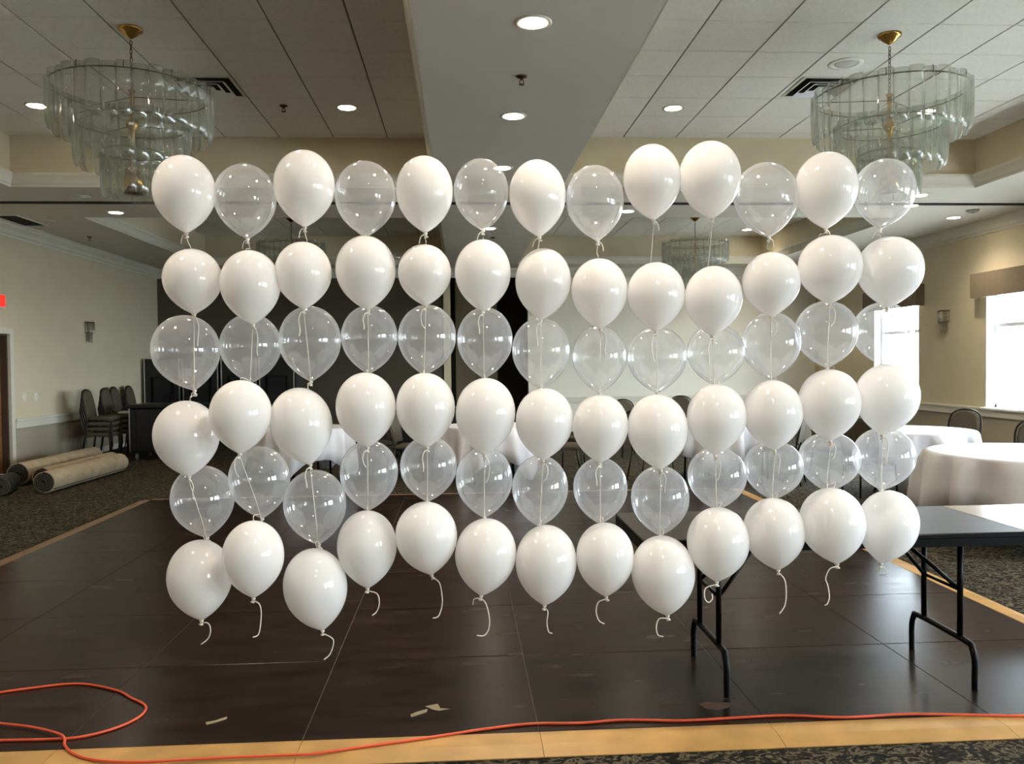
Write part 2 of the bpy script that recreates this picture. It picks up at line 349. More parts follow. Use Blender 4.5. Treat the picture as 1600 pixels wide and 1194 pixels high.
# windows
for wi, (a, b_) in enumerate(WINS):
    f = MB(); x0, x1 = XR+.13, XR+.19; t = .055
    f.box(x0, x1, a, a+t, WZ0, WZ1); f.box(x0, x1, b_-t, b_, WZ0, WZ1); f.box(x0, x1, a, b_, WZ0, WZ0+t); f.box(x0, x1, a, b_, WZ1-t, WZ1)
    f.box(XR-.008, XR+.16, a-.001, a+.012, WZ0, WZ1); f.box(XR-.008, XR+.16, b_-.012, b_+.001, WZ0, WZ1)
    w = f.build('window_%d' % (wi+1), m_white); struct(w, 'tall white framed window with a fabric valance', 'window')
    MB().bbox(x0-.012, x1, a+t, b_-t, 2.04, 2.10, .004).build('meeting_rail', m_white, w)
    MB().bbox(x0-.005, x1, (a+b_)/2-.02, (a+b_)/2+.02, WZ0+t, 2.05, .004).build('mullion', m_white, w)
    MB().bbox(XR-.06, XR+.17, a-.06, b_+.06, WZ0-.035, WZ0+.003, .006).build('sill', m_white, w)
    for z0, z1, nm in ((WZ0+t, 2.04, 'pane'), (2.10, WZ1-t, 'pane')):
        MB().box(XR+.155, XR+.161, a+t, b_-t, z0, z1).build(nm, m_pane, w)
    v = MB(); ya, yb = a-.17, b_+.17; zt, zb = 2.88, 2.50
    v.bbox(XR-.16, XR-.135, ya, yb, zb, zt, .006); v.box(XR-.14, XR-.001, ya, ya+.02, zb, zt); v.box(XR-.14, XR-.001, yb-.02, yb, zb, zt); v.box(XR-.14, XR-.001, ya, yb, zt-.02, zt-.001)
    tag(v.build('window_valance', m_valance), 'brown fabric box valance over the %s window from the light end wall' % ['first', 'second', 'third', 'fourth', 'fifth', 'sixth', 'seventh'][wi], 'valance', 'box valances over the windows')

# door
dl = MB().bbox(XL-.16, XL-.115, DY0+.03, DY1-.03, .01, DZ-.03, .003).build('door_1', m_door); struct(dl, 'brown wooden door set in a beige frame', 'door')
cs = MB(); cs.bbox(XL-.02, XL+.022, DY0-.09, DY0+.005, 0, DZ+.09, .005); cs.bbox(XL-.02, XL+.022, DY1-.005, DY1+.09, 0, DZ+.09, .005); cs.bbox(XL-.02, XL+.022, DY0, DY1, DZ, DZ+.09, .005)
cs.build('casing', m_crown, dl)
jb = MB(); jb.box(XL-.2, XL-.02, DY1-.03, DY1-.001, 0, DZ); jb.box(XL-.2, XL-.02, DY0+.001, DY0+.03, 0, DZ); jb.box(XL-.2, XL-.02, DY0, DY1, DZ-.03, DZ-.001); jb.build('jamb', mat('brown_jamb', (74, 58, 44), .6), dl)
kn = MB(); kn.lathe([(.03, 0), (.03, .008), (.012, .012), (.012, .04), (.028, .05), (.032, .065), (.024, .08), (0.004, .084)], 16, Matrix.Translation((XL-.115, DY1-.62, 1.0)) @ Matrix.Rotation(PI/2, 4, 'Y')); kn.build('knob', m_oldbrass, dl)

# exit sign, outlets
ex = thing('exit_sign', 'lit red wall sign above the brown door', 'sign', (XL+.0, 12.30, 2.53))
MB().bbox(.001, .05, -.17, .17, -.1, .1, .006).build('housing', m_plate, ex); MB().box(.05, .053, -.155, .155, -.085, .085).build('face', m_exit, ex)
for px, lb in ((37, 'ivory double switch plate nearer the door frame'), (55, 'ivory double switch plate farther from the door frame')):
    p = at_x(px, 620, XL); s = thing('switch_plate', lb, 'switch', p, 0, 'switch plates by the door')
    MB().bbox(0.001, .009, -.06, .06, -.06, .06, .002).build('plate', m_plate, s)
    for dy in (-.025, .025): MB().bbox(.009, .016, dy-.006, dy+.006, -.014, .014, .001).build('toggle', m_white, s)

# ------------------------------------------------------------------ dance floor
PX0, PY0, PW, PD, FT = -3.59, 3.41, .975, .912, .02
df = thing('dance_floor', 'dark brown parquet dance floor laid in square panels with yellow wood edging', 'dance floor', (0, 0, 0))
MB().box(PX0+.01, PX0+7*PW-.01, PY0+.01, PY0+7*PD-.01, .001, FT-.0025).build('seam_frame', mat('worn_seam', (84, 75, 66), .6), df)
pm = MB().bbox(0, PW-.003, 0, PD-.003, .002, FT, .002).mesh('floor_panel', m_parquet)
for i in range(7):
    for j in range(7):
        link('floor_panel', pm, df, Matrix.Translation((PX0+i*PW, PY0+j*PD, random.random()*.0008)))
PX1, PY1 = PX0+7*PW, PY0+7*PD
def edge_piece(L, w, m=None):                       # bevelled strip along +x, ramp towards -y
    mb = MB(); pr = [(0, .002), (-w, .002), (-w, .006), (-w*.55, FT), (0, FT+.0005)]
    vs = [(x, y, z) for x in (0.001, L-.001) for (y, z) in pr]; n = 5
    return mb.add(vs, [(i, (i+1) % n, n+(i+1) % n, n+i) for i in range(n)]+[(4, 3, 2, 1, 0), (5, 6, 7, 8, 9)]).mesh('edge_strip', m or m_trimwood)
em = edge_piece(PW, .19); em2 = edge_piece(PD, .14); m_dimstrip = mat('dimmed_wood_trim', (104, 76, 46), .5, noise=.16, nscale=6); em3 = edge_piece(PW, .14, m_dimstrip); em4 = edge_piece(PD, .14, m_dimstrip)  # left and far strips: the weaker light there is put into the wood colour
for i in range(7):
    link('edge_strip', em, df, Matrix.Translation((PX0+i*PW, PY0-.002, 0)))
    link('edge_strip', em3, df, Matrix.Translation((PX0+(i+1)*PW, PY1+.001, 0)) @ Matrix.Rotation(PI, 4, 'Z'))
    link('edge_strip', em4, df, Matrix.Translation((PX0-.002, PY0+(i+1)*PD, 0)) @ Matrix.Rotation(-PI/2, 4, 'Z'))
    link('edge_strip', em2, df, Matrix.Translation((PX1+.002, PY0+i*PD, 0)) @ Matrix.Rotation(PI/2, 4, 'Z'))
def flat_patch(name, pts, m, z, th=.001):
    n = len(pts); vs = [(p.x, p.y, z) for p in pts]+[(p.x, p.y, z+th) for p in pts]
    return MB().add(vs, [tuple(range(n-1, -1, -1)), tuple(range(n, 2*n))]+[(i, (i+1) % n, n+(i+1) % n, n+i) for i in range(n)]).build(name, m)
FZ = FT+.0012
for pts, lb in (([(641, 1117), (650, 1113), (668, 1108), (667, 1113), (655, 1117), (643, 1121)], 'longer scrap of masking tape on the dance floor'),
                ([(664, 1104), (684, 1100), (688, 1107), (703, 1108), (686, 1111), (676, 1109)], 'forked scrap of masking tape on the dance floor'),
                ([(321, 1129), (336, 1126), (355, 1120), (354, 1124), (338, 1129), (323, 1133)], 'rumpled beige tape scrap near the orange cord loop')):
    o = flat_patch('tape_scrap', [at_z(x, y, FZ) for x, y in pts], m_tape, FZ); tag(o, lb, 'tape', 'tape scraps on the dance floor')
o = flat_patch('worn_patch', [at_z(x, y, FZ) for x, y in [(1092, 1100), (1102, 1097), (1120, 1098), (1142, 1098), (1140, 1105), (1122, 1110), (1103, 1108)]], m_scuff, FZ-.0004)
o.parent = df

# ------------------------------------------------------------------ orange cord
CPX = [(-160, 1162), (-60, 1158), (0, 1157), (85, 1155), (130, 1151), (180, 1138), (215, 1122), (228, 1108), (222, 1099), (205, 1091), (185, 1080), (140, 1070), (105, 1069), (52, 1075), (0, 1082), (-70, 1092),
       (-110, 1108), (-70, 1124), (0, 1132), (50, 1138), (90, 1150), (101, 1158), (101, 1166), (115, 1178), (150, 1188), (220, 1191), (330, 1185), (450, 1180), (490, 1178), (560, 1168), (640, 1157), (700, 1148), (760, 1139),
       (830, 1131), (906, 1130), (976, 1125), (1068, 1126), (1160, 1121), (1230, 1118), (1322, 1121), (1415, 1116), (1507, 1117), (1600, 1119), (1750, 1122), (1900, 1118)]
cp = [at_z(x, y, FT+.0065) for x, y in CPX]
for i in range(18, 23): cp[i].z += .004+.006*(i in (20, 21))
tag(MB().tube(smooth_path(cp, 6), .0058, 8).build('extension_cord', m_cord), 'orange extension cord looped and stretched across the dance floor edge', 'cord')

# ------------------------------------------------------------------ balloons
ROWS = {
 1: ['w 240 336 243 364 291', 'c 335 432 256 373 387', 'w 428 523 235 355 476', 'c 523 619 252 370 571', 'w 619 708 244 364 664.6', 'c 709 795 248 360 755', 'w 796 884 250 370 842.5', 'c 885 975 258 376 934', 'w 975 1063 226 344 1021', 'w 1063 1156 221 342 1112.5', 'c 1149 1245 253.5 371 1201.6', 'w 1245 1337 238 357.5 1290', 'c 1336 1426 248 357 1375'],
 2: ['w 255.5 346 389 491 303', 'w 345 438 391 507 395', 'w 430 518 378 483 475', 'w 525 618.5 368.5 484.5 575', 'w 622 705 382 478 665', 'w 711 798 374.5 487 754.5', 'w 805 891.5 388 500 845', 'w 893 980 404 514 938', 'w 981 1069 410 518 1025', 'w 1071 1158 415.6 525 1113', 'w 1162 1248 394 495 1204.5', 'w 1250 1344 367.5 475 1296', 'w 1342.6 1438 369.5 480.5 1386.7'],
 3: ['c 238.5 344 491 610 304', 'c 344 439 490 599 391', 'c 436 533 478 596 486', 'c 533 621 477 584 576', 'c 621 712.5 476 586 663', 'c 714 801 480 591 757', 'c 800 890 496.5 608 845', 'c 895 978 508.5 614 937', 'c 981 1071 510 614 1027', 'c 1075 1161.5 507 602 1116', 'c 1161 1248.6 487 593 1204', 'c 1245 1337 470 575 1292', 'c 1335.5 1423 472 571 1378'],
 4: ['w 241 342 626 745 295', 'w 328 424 594 709 375', 'w 423 519.5 604 726 485', 'w 525 618.6 582 699 574.5', 'w 619 711 582.5 699 667.5', 'w 712 805 590.5 711 756.6', 'w 805.6 895 606 719 848', 'w 895 981 616 723.5 937.5', 'w 981.6 1074 616 734 1032', 'w 1074.6 1164 600 711 1117', 'w 1163 1252 594 703.5 1210', 'w 1250.6 1342 577 689 1297', 'w 1339 1431.5 568 680 1378'],
 5: ['c 268 366 727 840 324', 'c 358 453.5 697 810 410', 'c 443.5 542 734 851 498', 'c 531 622 688 798 575', 'c 625 714 681 784 668', 'c 712 801 698 809 757', 'c 800 887.6 712 823 843', 'c 896 980 715 818.5 938', 'c 986.5 1076 728 837 1031', 'c 1075.5 1165 698 797 1120', 'c 1164 1253 688 781 1206', 'c 1250 1341 675 768 1291', 'c 1335.5 1426 668 766 1377'],
 6: ['w 262.6 362 844 969 315', 'w 348 443.5 814 934 396.5', 'w 444 543 856.6 985 504', 'w 527 620 798 919 574.5', 'w 618.7 715 784 898 674', 'w 710.7 806 810 930.6 752', 'w 805.6 900.4 820.8 946 851', 'w 901 990 817 932 947', 'w 988 1085 837 962 1043', 'w 1074.6 1169 793 909 1120', 'w 1164 1255.7 778 890.6 1216', 'w 1252.7 1349 762 881 1308', 'w 1343 1430.5 765.6 880 1376.6']}
BY = 3.42
DY = {(4, 2): -.07, (6, 2): -.07, (2, 2): -.03, (6, 4): .04, (6, 12): -.02, (4, 1): .03, (6, 1): .03, (6, 13): .03}
NTH = ['first', 'second', 'third', 'fourth', 'fifth', 'sixth', 'seventh']
ORD = {2: 'second', 3: 'third', 4: 'fourth', 5: 'fifth'}
def profile(w, H):
    a = .45*H; pr = []
    for k in range(13):
        t = PI/2*k/12; pr.append((w/2*math.sin(t) if k else .0004, -a+a*math.cos(t)))   # from top 0 down to -a
    for k in range(1, 17):
        s = k/16; pr.append((max(w/2*(1-s**2.15)**.82, .006), -a-(H-a)*s))
    return pr
KN = {}
BODY = {}
for r in range(1, 7):
    for c in range(1, 14):
        kd, x0, x1, yt, yb, kx = ROWS[r][c-1].split(); x0, x1, yt, yb, kx = map(float, (x0, x1, yt, yb, kx)); cx = (x0+x1)/2
        Y = BY+DY.get((r, c), 0)
        if kd == 'c' and r == 1: Y = BY+.07
        if kd == 'c' and r > 1: Y = BY+.02+(x1-x0)/2*BY/FPX
        w = (at_y(x1, (yt+yb)/2, Y)-at_y(x0, (yt+yb)/2, Y)).length
        cen = at_y(cx, (yt+yb)/2, Y); bot = at_y(kx, yb, Y); topz = at_y(cx, yt, Y).z; H = topz-bot.z
        ax = Vector((cen.x-bot.x, 0, cen.z-bot.z)).normalized()
        tilt = math.atan2(ax.x, ax.z)
        M = Matrix.Translation(bot) @ Matrix.Rotation(tilt, 4, 'Y') @ Matrix.Translation((0, 0, H))
        mb = MB().lathe(profile(w, H), 40, None)
        o = mb.build('balloon', m_balloon if kd == 'w' else m_clear); o.matrix_world = M
        kname = 'white' if kd == 'w' else 'clear'
        st = 'on the %s string from the %s end' % ((NTH[13-c], 'window') if c > 6 else (NTH[c-1], 'carpet roll'))
        if r == 1: lab = '%s balloon floating topmost %s' % (kname, st)
        elif r == 6: lab = 'white bottom balloon with ribbon tail %s' % st
        else: lab = ('white' if kd == 'w' else 'clear')+' balloon %s from top %s' % (ORD[r], st)
        tag(o, lab, 'balloon', '%s balloons of the %s level of the curtain' % (kname, {1: 'top', 6: 'bottom'}.get(r, ORD.get(r))))
        BODY[r, c] = (o, Y, w, bot, kd, tilt, topz); KN[r, c] = bot
kmesh = {}
for nm, mm in (('w', m_knot), ('c', mat('clear_knot', (225, 222, 214), .35))):
    kmesh[nm] = MB().lathe([(.0055, .006), (.0065, .002), (.0085, -.002), (.0078, -.006), (.0045, -.009), (.0042, -.011), (.0065, -.015), (.0095, -.019), (.0085, -.020), (.003, -.0175)], 14).mesh('knot', mm)
TAILS = {1: [(315, 970), (325, 974), (329, 985), (325, 998), (314, 1007)], 2: [(398, 935), (405.6, 945), (408, 962), (404.5, 990), (395, 996)], 3: [(507, 985), (519.5, 998), (520.4, 1009), (515, 1023), (506, 1031)],
         4: [(576, 920), (589, 928), (592.5, 942), (589, 955), (581.6, 962)], 5: [(677, 900), (686, 910), (690.5, 930), (690.5, 947), (685, 963), (676, 966)], 6: [(753, 933), (759.5, 944), (764.5, 964.5), (764, 982), (756.7, 993), (745, 993)],
         7: [(852, 948), (856, 956), (854.5, 973), (857, 987), (863, 990)], 8: [(947, 934), (935, 941), (931.5, 956), (936, 970), (944.5, 975)], 9: [(1043, 963), (1030, 967), (1025.5, 979), (1028, 992), (1036.5, 995)],
         10: [(1118, 911), (1103, 919), (1101, 934), (1107, 941.5), (1113, 936), (1112.5, 928)], 11: [(1217, 892), (1226, 906), (1228.5, 928), (1226, 947), (1218, 959)], 12: [(1307, 883), (1296.6, 889), (1290, 904), (1293, 914), (1296, 932), (1293, 943), (1288.5, 946)], 13: [(1376.5, 881), (1384, 890), (1385, 898)]}
rnd = random.Random(3)
for (r, c), (o, Y, w, bot, kd, tilt, topz) in BODY.items():
    Minv = o.matrix_world.inverted()
    k = link('knot', kmesh[kd], o); k.matrix_local = Minv @ Matrix.Translation(bot) @ Matrix.Rotation(tilt+rnd.uniform(-.3, .3), 4, 'Y')
    rb = MB(); kp = bot+Vector((0, -.004, -.011))
    if r < 6:
        n = BODY[r+1, c]; nk = n[3]
        if n[4] == 'c':                                    # hangs in front of the clear balloon
            yq = n[1]-n[2]/2-.008
            pts = [kp]+[Vector((yq*(kp.x/kp.y+(nk.x/nk.y-kp.x/kp.y)*t), yq, CAMH+yq*((kp.z-CAMH)/kp.y+((nk.z-CAMH)/nk.y-(kp.z-CAMH)/kp.y)*t)) ) for t in (.25, .5, .75)]+[Vector((nk.x, nk.y-.012, nk.z-.012))]
        else:                                              # slips behind the white balloon to its knot
            yq = n[1]+n[2]/2+.01
            zt = n[6]; pts = [kp]+[Vector((kp.x+(nk.x-kp.x)*t, y, z)) for t, y, z in ((.02, kp.y+.03, kp.z*.5+zt*.5), (.06, n[1]+n[2]*.25, zt+.006), (.35, yq, zt-n[2]*.35), (.7, yq-.02, nk.z+.07))]+[Vector((nk.x, nk.y+.012, nk.z-.012))]
        rb.tube(smooth_path(pts, 5), .0016, 6)
        s = rnd.choice((-1, 1)); q = rnd.uniform(.02, .06)
        if kd == 'w' or r == 1:
            cl = [kp, kp+Vector((s*.012, -.008, -.006)), kp+Vector((s*.02, -.006, -.02-q*.3)), kp+Vector((s*.016, -.004, -.03-q)), kp+Vector((s*rnd.uniform(.0, .02), -.002, -.04-q*1.3))]
            if n[4] == 'w': cl = [kp, kp+Vector((s*.012, .004, .002)), kp+Vector((s*.022, .012, -.012)), kp+Vector((s*.026, .02, -.03))]
        else: cl = [kp, kp+Vector((s*.008, .0, .0)), kp+Vector((s*.014, .006, -.008)), kp+Vector((s*.016, .012, -.02))]
        rb.tube(smooth_path(cl, 5), .0017, 6, rx=.0026)
    else:
        pts = [at_y(x, y, Y-.004-.004*math.sin(i*1.7)) for i, (x, y) in enumerate(TAILS[c])]
        rb.tube(smooth_path([kp]+pts[1:], 6), .0017, 6, rx=.0027)
        if c in (6, 13): rb.tube(smooth_path([kp]+[at_y(x, y, Y-.005) for x, y in ([(741, 936), (739, 945)] if c == 6 else [(1374, 890), (1372, 898)])], 5), .0015, 6)
    R_ = rb.build('ribbon', m_ribbon, o); R_.matrix_local = Minv

# ------------------------------------------------------------------ folding tables
TX0, TX1, TY0, TY1, TH = .80, 2.585, 3.63, 4.32, .742
def folding_table(label, loc, m_top, inset=.395):
    t = thing('folding_table', label, 'table', loc, 0, 'folding tables on the dance floor')
    L, D = TX1-TX0, TY1-TY0
    MB().bbox(.001, L-.001, .001, D-.001, TH-.012, TH, .002).build('table_top', m_top, t)
    a = MB(); a.bbox(-.002, L+.002, -.004, .012, TH-.024, TH-.0025, .003)
    a.box(.01, L-.01, .004, .022, TH-.062, TH-.018); a.box(.01, L-.01, D-.022, D-.004, TH-.062, TH-.018); a.box(.004, .022, .01, D-.01, TH-.062, TH-.018); a.box(L-.022, L-.004, .01, D-.01, TH-.062, TH-.018)
    a.build('apron', m_black, t)
    for x, s in ((inset, 1), (L-.215, -1)):
        fy0, fy1, zb = .06, D-.09, .20
        b = MB(); pts = [(x, fy0, .0), (x, fy0, zb-.07), (x, fy0+.02, zb-.02), (x, fy0+.07, zb), (x, fy1-.07, zb), (x, fy1-.02, zb-.02), (x, fy1, zb-.07), (x, fy1, 0)]
        b.tube(smooth_path(pts[:1]+[(x, fy0, .05)]+pts[1:7]+[(x, fy1, .05)]+pts[7:], 5), .0145, 10); b.build('foot_bar', m_black, t)
        for y in (fy0+.115, fy1-.115): MB().cyl((x, y, zb), (x, y, TH-.03), .0135, 10).build('leg', m_black, t)
        br = MB(); y = (fy0+fy1)/2
        br.tube([(x, fy0+.115, .43), (x+s*.10, fy0+.16, .53), (x+s*.28, y, TH-.04)], .010, 8); br.tube([(x, fy1-.115, .43), (x+s*.10, fy1-.16, .53), (x+s*.28, y, TH-.04)], .010, 8)
        br.cyl((x, fy0+.115, .43), (x, fy1-.115, .43), .008, 8); br.build('brace', m_black, t)
    return t
folding_table('black-legged folding table with brown top behind the lowest balloons', (TX0, TY0, FT), m_tablet)
folding_table('folding table with pale shiny top butted against the brown one', (TX1+.006, TY0, FT), mat('pale_laminate', (168, 164, 160), .22, coat=.3), .56)

# ------------------------------------------------------------------ round tables with cloths
def cloth(r, H, rot, drop, seed):
    rn = random.Random(seed); n = 168; ph = [rn.uniform(0, 6.28) for _ in range(4)]
    rings = [(0, 0)]; vs = [(0, 0, H)]; fs = []
    prof = [(r*.5, 0, 0), (r*.93, 0, 0), (r-.008, 0, .0), (r+.004, .006, .0), (r+.006, .04, .3), (r+.004, .25, .9), (r+.004, .6, 1.3), (r+.004, 1, 1.6)]
    for (rr, d, wv) in prof:
        for k in range(n):
            a = 2*PI*k/n; sq = r+drop
            cor = min(sq*1.08/max(abs(math.cos(a-rot)), abs(math.sin(a-rot))), sq*1.36)-r       # square cloth: hem hangs lower at the corners
            wave = (math.sin(a*11+ph[0])*.5+math.sin(a*17+ph[1])*.35+math.sin(a*7+ph[2])*.4)
            R_ = rr+wv*.07*max(0, wave+.55)*(r/.8)
            z = H-(d*cor if d > .01 else d)
            vs.append((R_*math.cos(a), R_*math.sin(a), max(z, .05)))
    for k in range(n): fs.append((0, 1+k, 1+(k+1) % n))
    for i in range(len(prof)-1):
        for k in range(n): fs.append((1+i*n+k, 1+(i+1)*n+k, 1+(i+1)*n+(k+1) % n, 1+i*n+(k+1) % n))
    return MB().add(vs, fs, True)
def round_table(lab, x, y, r, rot, drop, seed, H=.74):
    t = thing('round_table', lab[0], 'table', (x, y, 0), 0, 'round banquet tables')
    MB().lathe([(r-.02, H-.03), (r-.006, H-.025), (r-.006, H-.006), (r-.02, H-.003)], 48).build('table_top', m_tablet, t)
    for k in range(4):
        a = rot+PI/4+k*PI/2; c, s = math.cos(a), math.sin(a)
        MB().tube([(c*r*.55, s*r*.55, H-.03), (c*r*.6, s*r*.6, .4), (c*r*.62, s*r*.62, 0)], .014, 8).build('leg', m_black, t)
    cm = cloth(r, H+.002, rot, drop, seed); c = cm.build('tablecloth', m_cloth); c.location = (x, y, 0)
    so = c.modifiers.new('thickness', 'SOLIDIFY'); so.thickness = .002; so.offset = 1
    tag(c, lab[1], 'tablecloth', 'white tablecloths')
round_table(('round table beside the end of the pale folding table', 'white cloth on the round table beside the folding tables'), 4.95, 6.85, .86, .35, .30, 1)
round_table(('round table below the windows with chairs behind it', 'white cloth on the round table below the wall sconce and windows'), 5.22, 9.3, .66, .1, .30, 2)
round_table(('round table standing before the stacked dark stage sections', 'white cloth on the round table near the stage sections'), -2.05, 11.05, .57, .5, .30, 3)
round_table(('round table in line with the partition niche', 'white cloth on the round table in front of the partition niche'), .36, 10.95, .60, .2, .34, 4)
round_table(('round table before the light end wall', 'white cloth on the round table before the light end wall'), 3.3, 10.75, .58, .6, .30, 5)

# ------------------------------------------------------------------ chairs
def chair_proto():
    t = thing('banquet_chair', 'x', 'chair')
    st = MB(); n = 28; rings = []
    for z, i in ((.43, .015), (.437, 0), (.47, 0), (.484, .012), (.49, .05)):
        rr = []
        for k in range(n):
            a = 2*PI*k/n; c, s = math.cos(a), math.sin(a); e = .32
            rr.append(((.205-i)*math.copysign(abs(c)**e, c), (.205-i)*math.copysign(abs(s)**e, s), z))
        rings.append(rr)
    st.add([v for rr in rings for v in rr], [(a*n+k, a*n+(k+1) % n, (a+1)*n+(k+1) % n, (a+1)*n+k) for a in range(4) for k in range(n)]+[tuple(reversed(range(n))), tuple(4*n+k for k in range(n))], True)
    st.build('seat', m_seat, t)
    # back: rounded top panel, tilted; chair faces +y so back at -y
    def bp(u, z): return Vector((u, -.205-(z-.46)*.20, z))
    out = [(-.165, .52), (-.18, .62), (-.183, .74), (-.165, .83), (-.12, .885), (-.06, .91), (0, .916), (.06, .91), (.12, .885), (.165, .83), (.183, .74), (.18, .62), (.165, .52)]
    f1 = [bp(u, z)+Vector((0, .016, 0)) for u, z in out]; f2 = [bp(u, z)-Vector((0, .014, 0)) for u, z in out]; m = len(out)
    f0 = [bp(u*.88, .715+(z-.715)*.9)+Vector((0, .026, 0)) for u, z in out]
    MB().add(f0+f1+f2, [tuple(range(m)), tuple(range(3*m-1, 2*m-1, -1))]+[(a*m+k, a*m+(k+1) % m, (a+1)*m+(k+1) % m, (a+1)*m+k) for a in (0, 1) for k in range(m)]).build('backrest', m_seat, t)
    fr = [(-.172, .40)]+[(u*1.09, z*1.012 if z > .8 else z) for u, z in out]+[(.172, .40)]
    MB().tube(smooth_path([bp(u, z)-Vector((0, .002, 0)) for u, z in fr], 4), .0115, 8).build('back_frame', m_frame, t)
    sf_ = MB(); sf_.tube([(-.19, -.19, .42), (.19, -.19, .42), (.19, .19, .42), (-.19, .19, .42)], .011, 8, closed=True); sf_.build('seat_frame', m_frame, t)
    for sx in (-1, 1):
        MB().tube([(sx*.19, .185, .42), (sx*.20, .195, .2), (sx*.205, .2, 0)], .0115, 8).build('leg', m_frame, t)
        MB().tube([(sx*.185, -.195, .43), (sx*.195, -.22, .25), (sx*.2, -.27, 0)], .0115, 8).build('leg', m_frame, t)
    return t
proto = chair_proto(); used = [0]
def chair(x, y, rz, label, group, z=0):
    o = proto if not used[0] else dup(proto); used[0] = 1
    o.location = (x, y, z); o.rotation_euler = (0, 0, rz); o['label'] = label; o['group'] = group; return o
def face(x, y, tx, ty): return math.atan2(ty-y, tx-x)-PI/2
G1 = 'chairs around the round tables'
def seat_at(px, py, zt, tx, ty, lab):
    p = at_z(px, py, zt); chair(p.x, p.y, face(p.x, p.y, tx, ty), lab, G1)
seat_at(1491, 649, .865, 5.22, 9.3, 'banquet chair drawn up behind the cloth below the wall sconce')
chair(5.75, 7.95, face(5.75, 7.95, 4.95, 6.85), 'banquet chair between the two cloth-covered tables by the windows', G1)
chair(6.45, 8.45, face(6.45, 8.45, 5.28, 9.4), 'banquet chair standing closest to the window wall', G1)
p = at_z(1405, 760, 0); chair(4.42, 8.72, face(4.42, 8.72, 5.28, 9.4), 'banquet chair on the dance floor side of the window-side table', G1)
chair(4.55, 10.25, face(4.55, 10.25, 5.28, 9.4), 'banquet chair between the window-side and end-wall tables', G1)
seat_at(1066, 622, .9, 3.3, 10.75, 'banquet chair with bare seat behind the end-wall table')
seat_at(983, 628, .9, 3.3, 10.75, 'banquet chair at the beam side of the end-wall table')
chair(4.05, 10.3, face(4.05, 10.3, 3.3, 10.75), 'banquet chair turned to the end-wall table from the windows', G1)
chair(2.45, 10.55, face(2.45, 10.55, 3.3, 10.75), 'banquet chair turned to the end-wall table from the dance floor', G1)
chair(1.35, 10.95, face(1.35, 10.95, .36, 10.95), 'banquet chair at the window side of the niche table', G1)
chair(1.75, 12.0, face(1.75, 12.0, .36, 10.95), 'banquet chair left between the niche and end-wall tables', G1)
chair(-.65, 11.2, face(-.65, 11.2, .36, 10.95), 'banquet chair at the dim side of the niche table', G1)
chair(-1.15, 11.6, face(-1.15, 11.6, -2.05, 11.05), 'banquet chair beside the stage section table', G1)
chair(-2.75, 11.9, face(-2.75, 11.9, -2.05, 11.05), 'banquet chair behind the stage section table', G1)
G2 = 'chairs stacked by the wall'
for (x, y, nm) in ((-5.95, 14.15, 'outer'), (-5.95, 14.85, 'middle')):
    for k in range(4): chair(x+.0+k*.012, y, -PI/2, 'banquet chair %s in the %s stack beside the carpet rolls' % (('lowest', 'second', 'third', 'topmost')[k], nm), G2, z=k*.088)
for (x, y, nm) in ((-6.22, 15.9, 'nearer'), (-6.22, 16.6, 'farther')):
    for k in range(4): chair(x+k*.012, y, -PI/2, 'banquet chair %s in the %s stack behind the black cart' % (('lowest', 'second', 'third', 'topmost')[k], nm), G2, z=k*.088+.0)

# ------------------------------------------------------------------ carpet rolls
def roll(lab, p, q, r, m=m_roll):
    t = thing('carpet_roll', lab, 'carpet roll', (0, 0, 0), 0, 'carpet rolls by the wall'); p = Vector(p); q = Vector(q); L = (q-p).length
    M = Matrix.Translation(p) @ (q-p).to_track_quat('Z', 'X').to_matrix().to_4x4()
    mb = MB(); mb.lathe([(r*.92, -.002), (r*.985, 0), (r, .02), (r*.985, L*.3), (r, L*.6), (r*.99, L-.02), (r*.94, L)], 28, M, cap=True); mb.build('roll', m, t)
    sp = MB(); pts = [M @ Vector(((r*.93-(r*.78)*i/70)*math.cos(i*.34), (r*.93-(r*.78)*i/70)*math.sin(i*.34), -.008)) for i in range(71)]
    sp.tube(pts, .011, 6); sp.build('spiral_end', m_rollend, t)
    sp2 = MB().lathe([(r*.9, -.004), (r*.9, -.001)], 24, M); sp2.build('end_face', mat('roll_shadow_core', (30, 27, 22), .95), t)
    fl_ = MB(); fl_.tube([M @ Vector((r*1.005*math.cos(2.2), r*1.005*math.sin(2.2), .02)), M @ Vector((r*1.005*math.cos(2.2), r*1.005*math.sin(2.2), L-.02))], .006, 6); fl_.build('loose_edge', m_rollend, t)
roll('beige carpet roll lying farthest from the wall with its spiral end showing', (-5.18, 10.6, .135), (-5.12, 12.75, .135), .135)
roll('beige carpet roll between two others on the floor', (-5.5, 11.2, .125), (-5.42, 13.2, .125), .125)
roll('beige carpet roll lying against the wall by the door', (-5.88, 11.35, .15), (-5.84, 13.55, .15), .15)
roll('short black underlay roll in front of the beige carpet rolls', (-5.62, 10.45, .11), (-5.80, 11.05, .11), .11, mat('black_underlay', (20, 20, 20), .7))

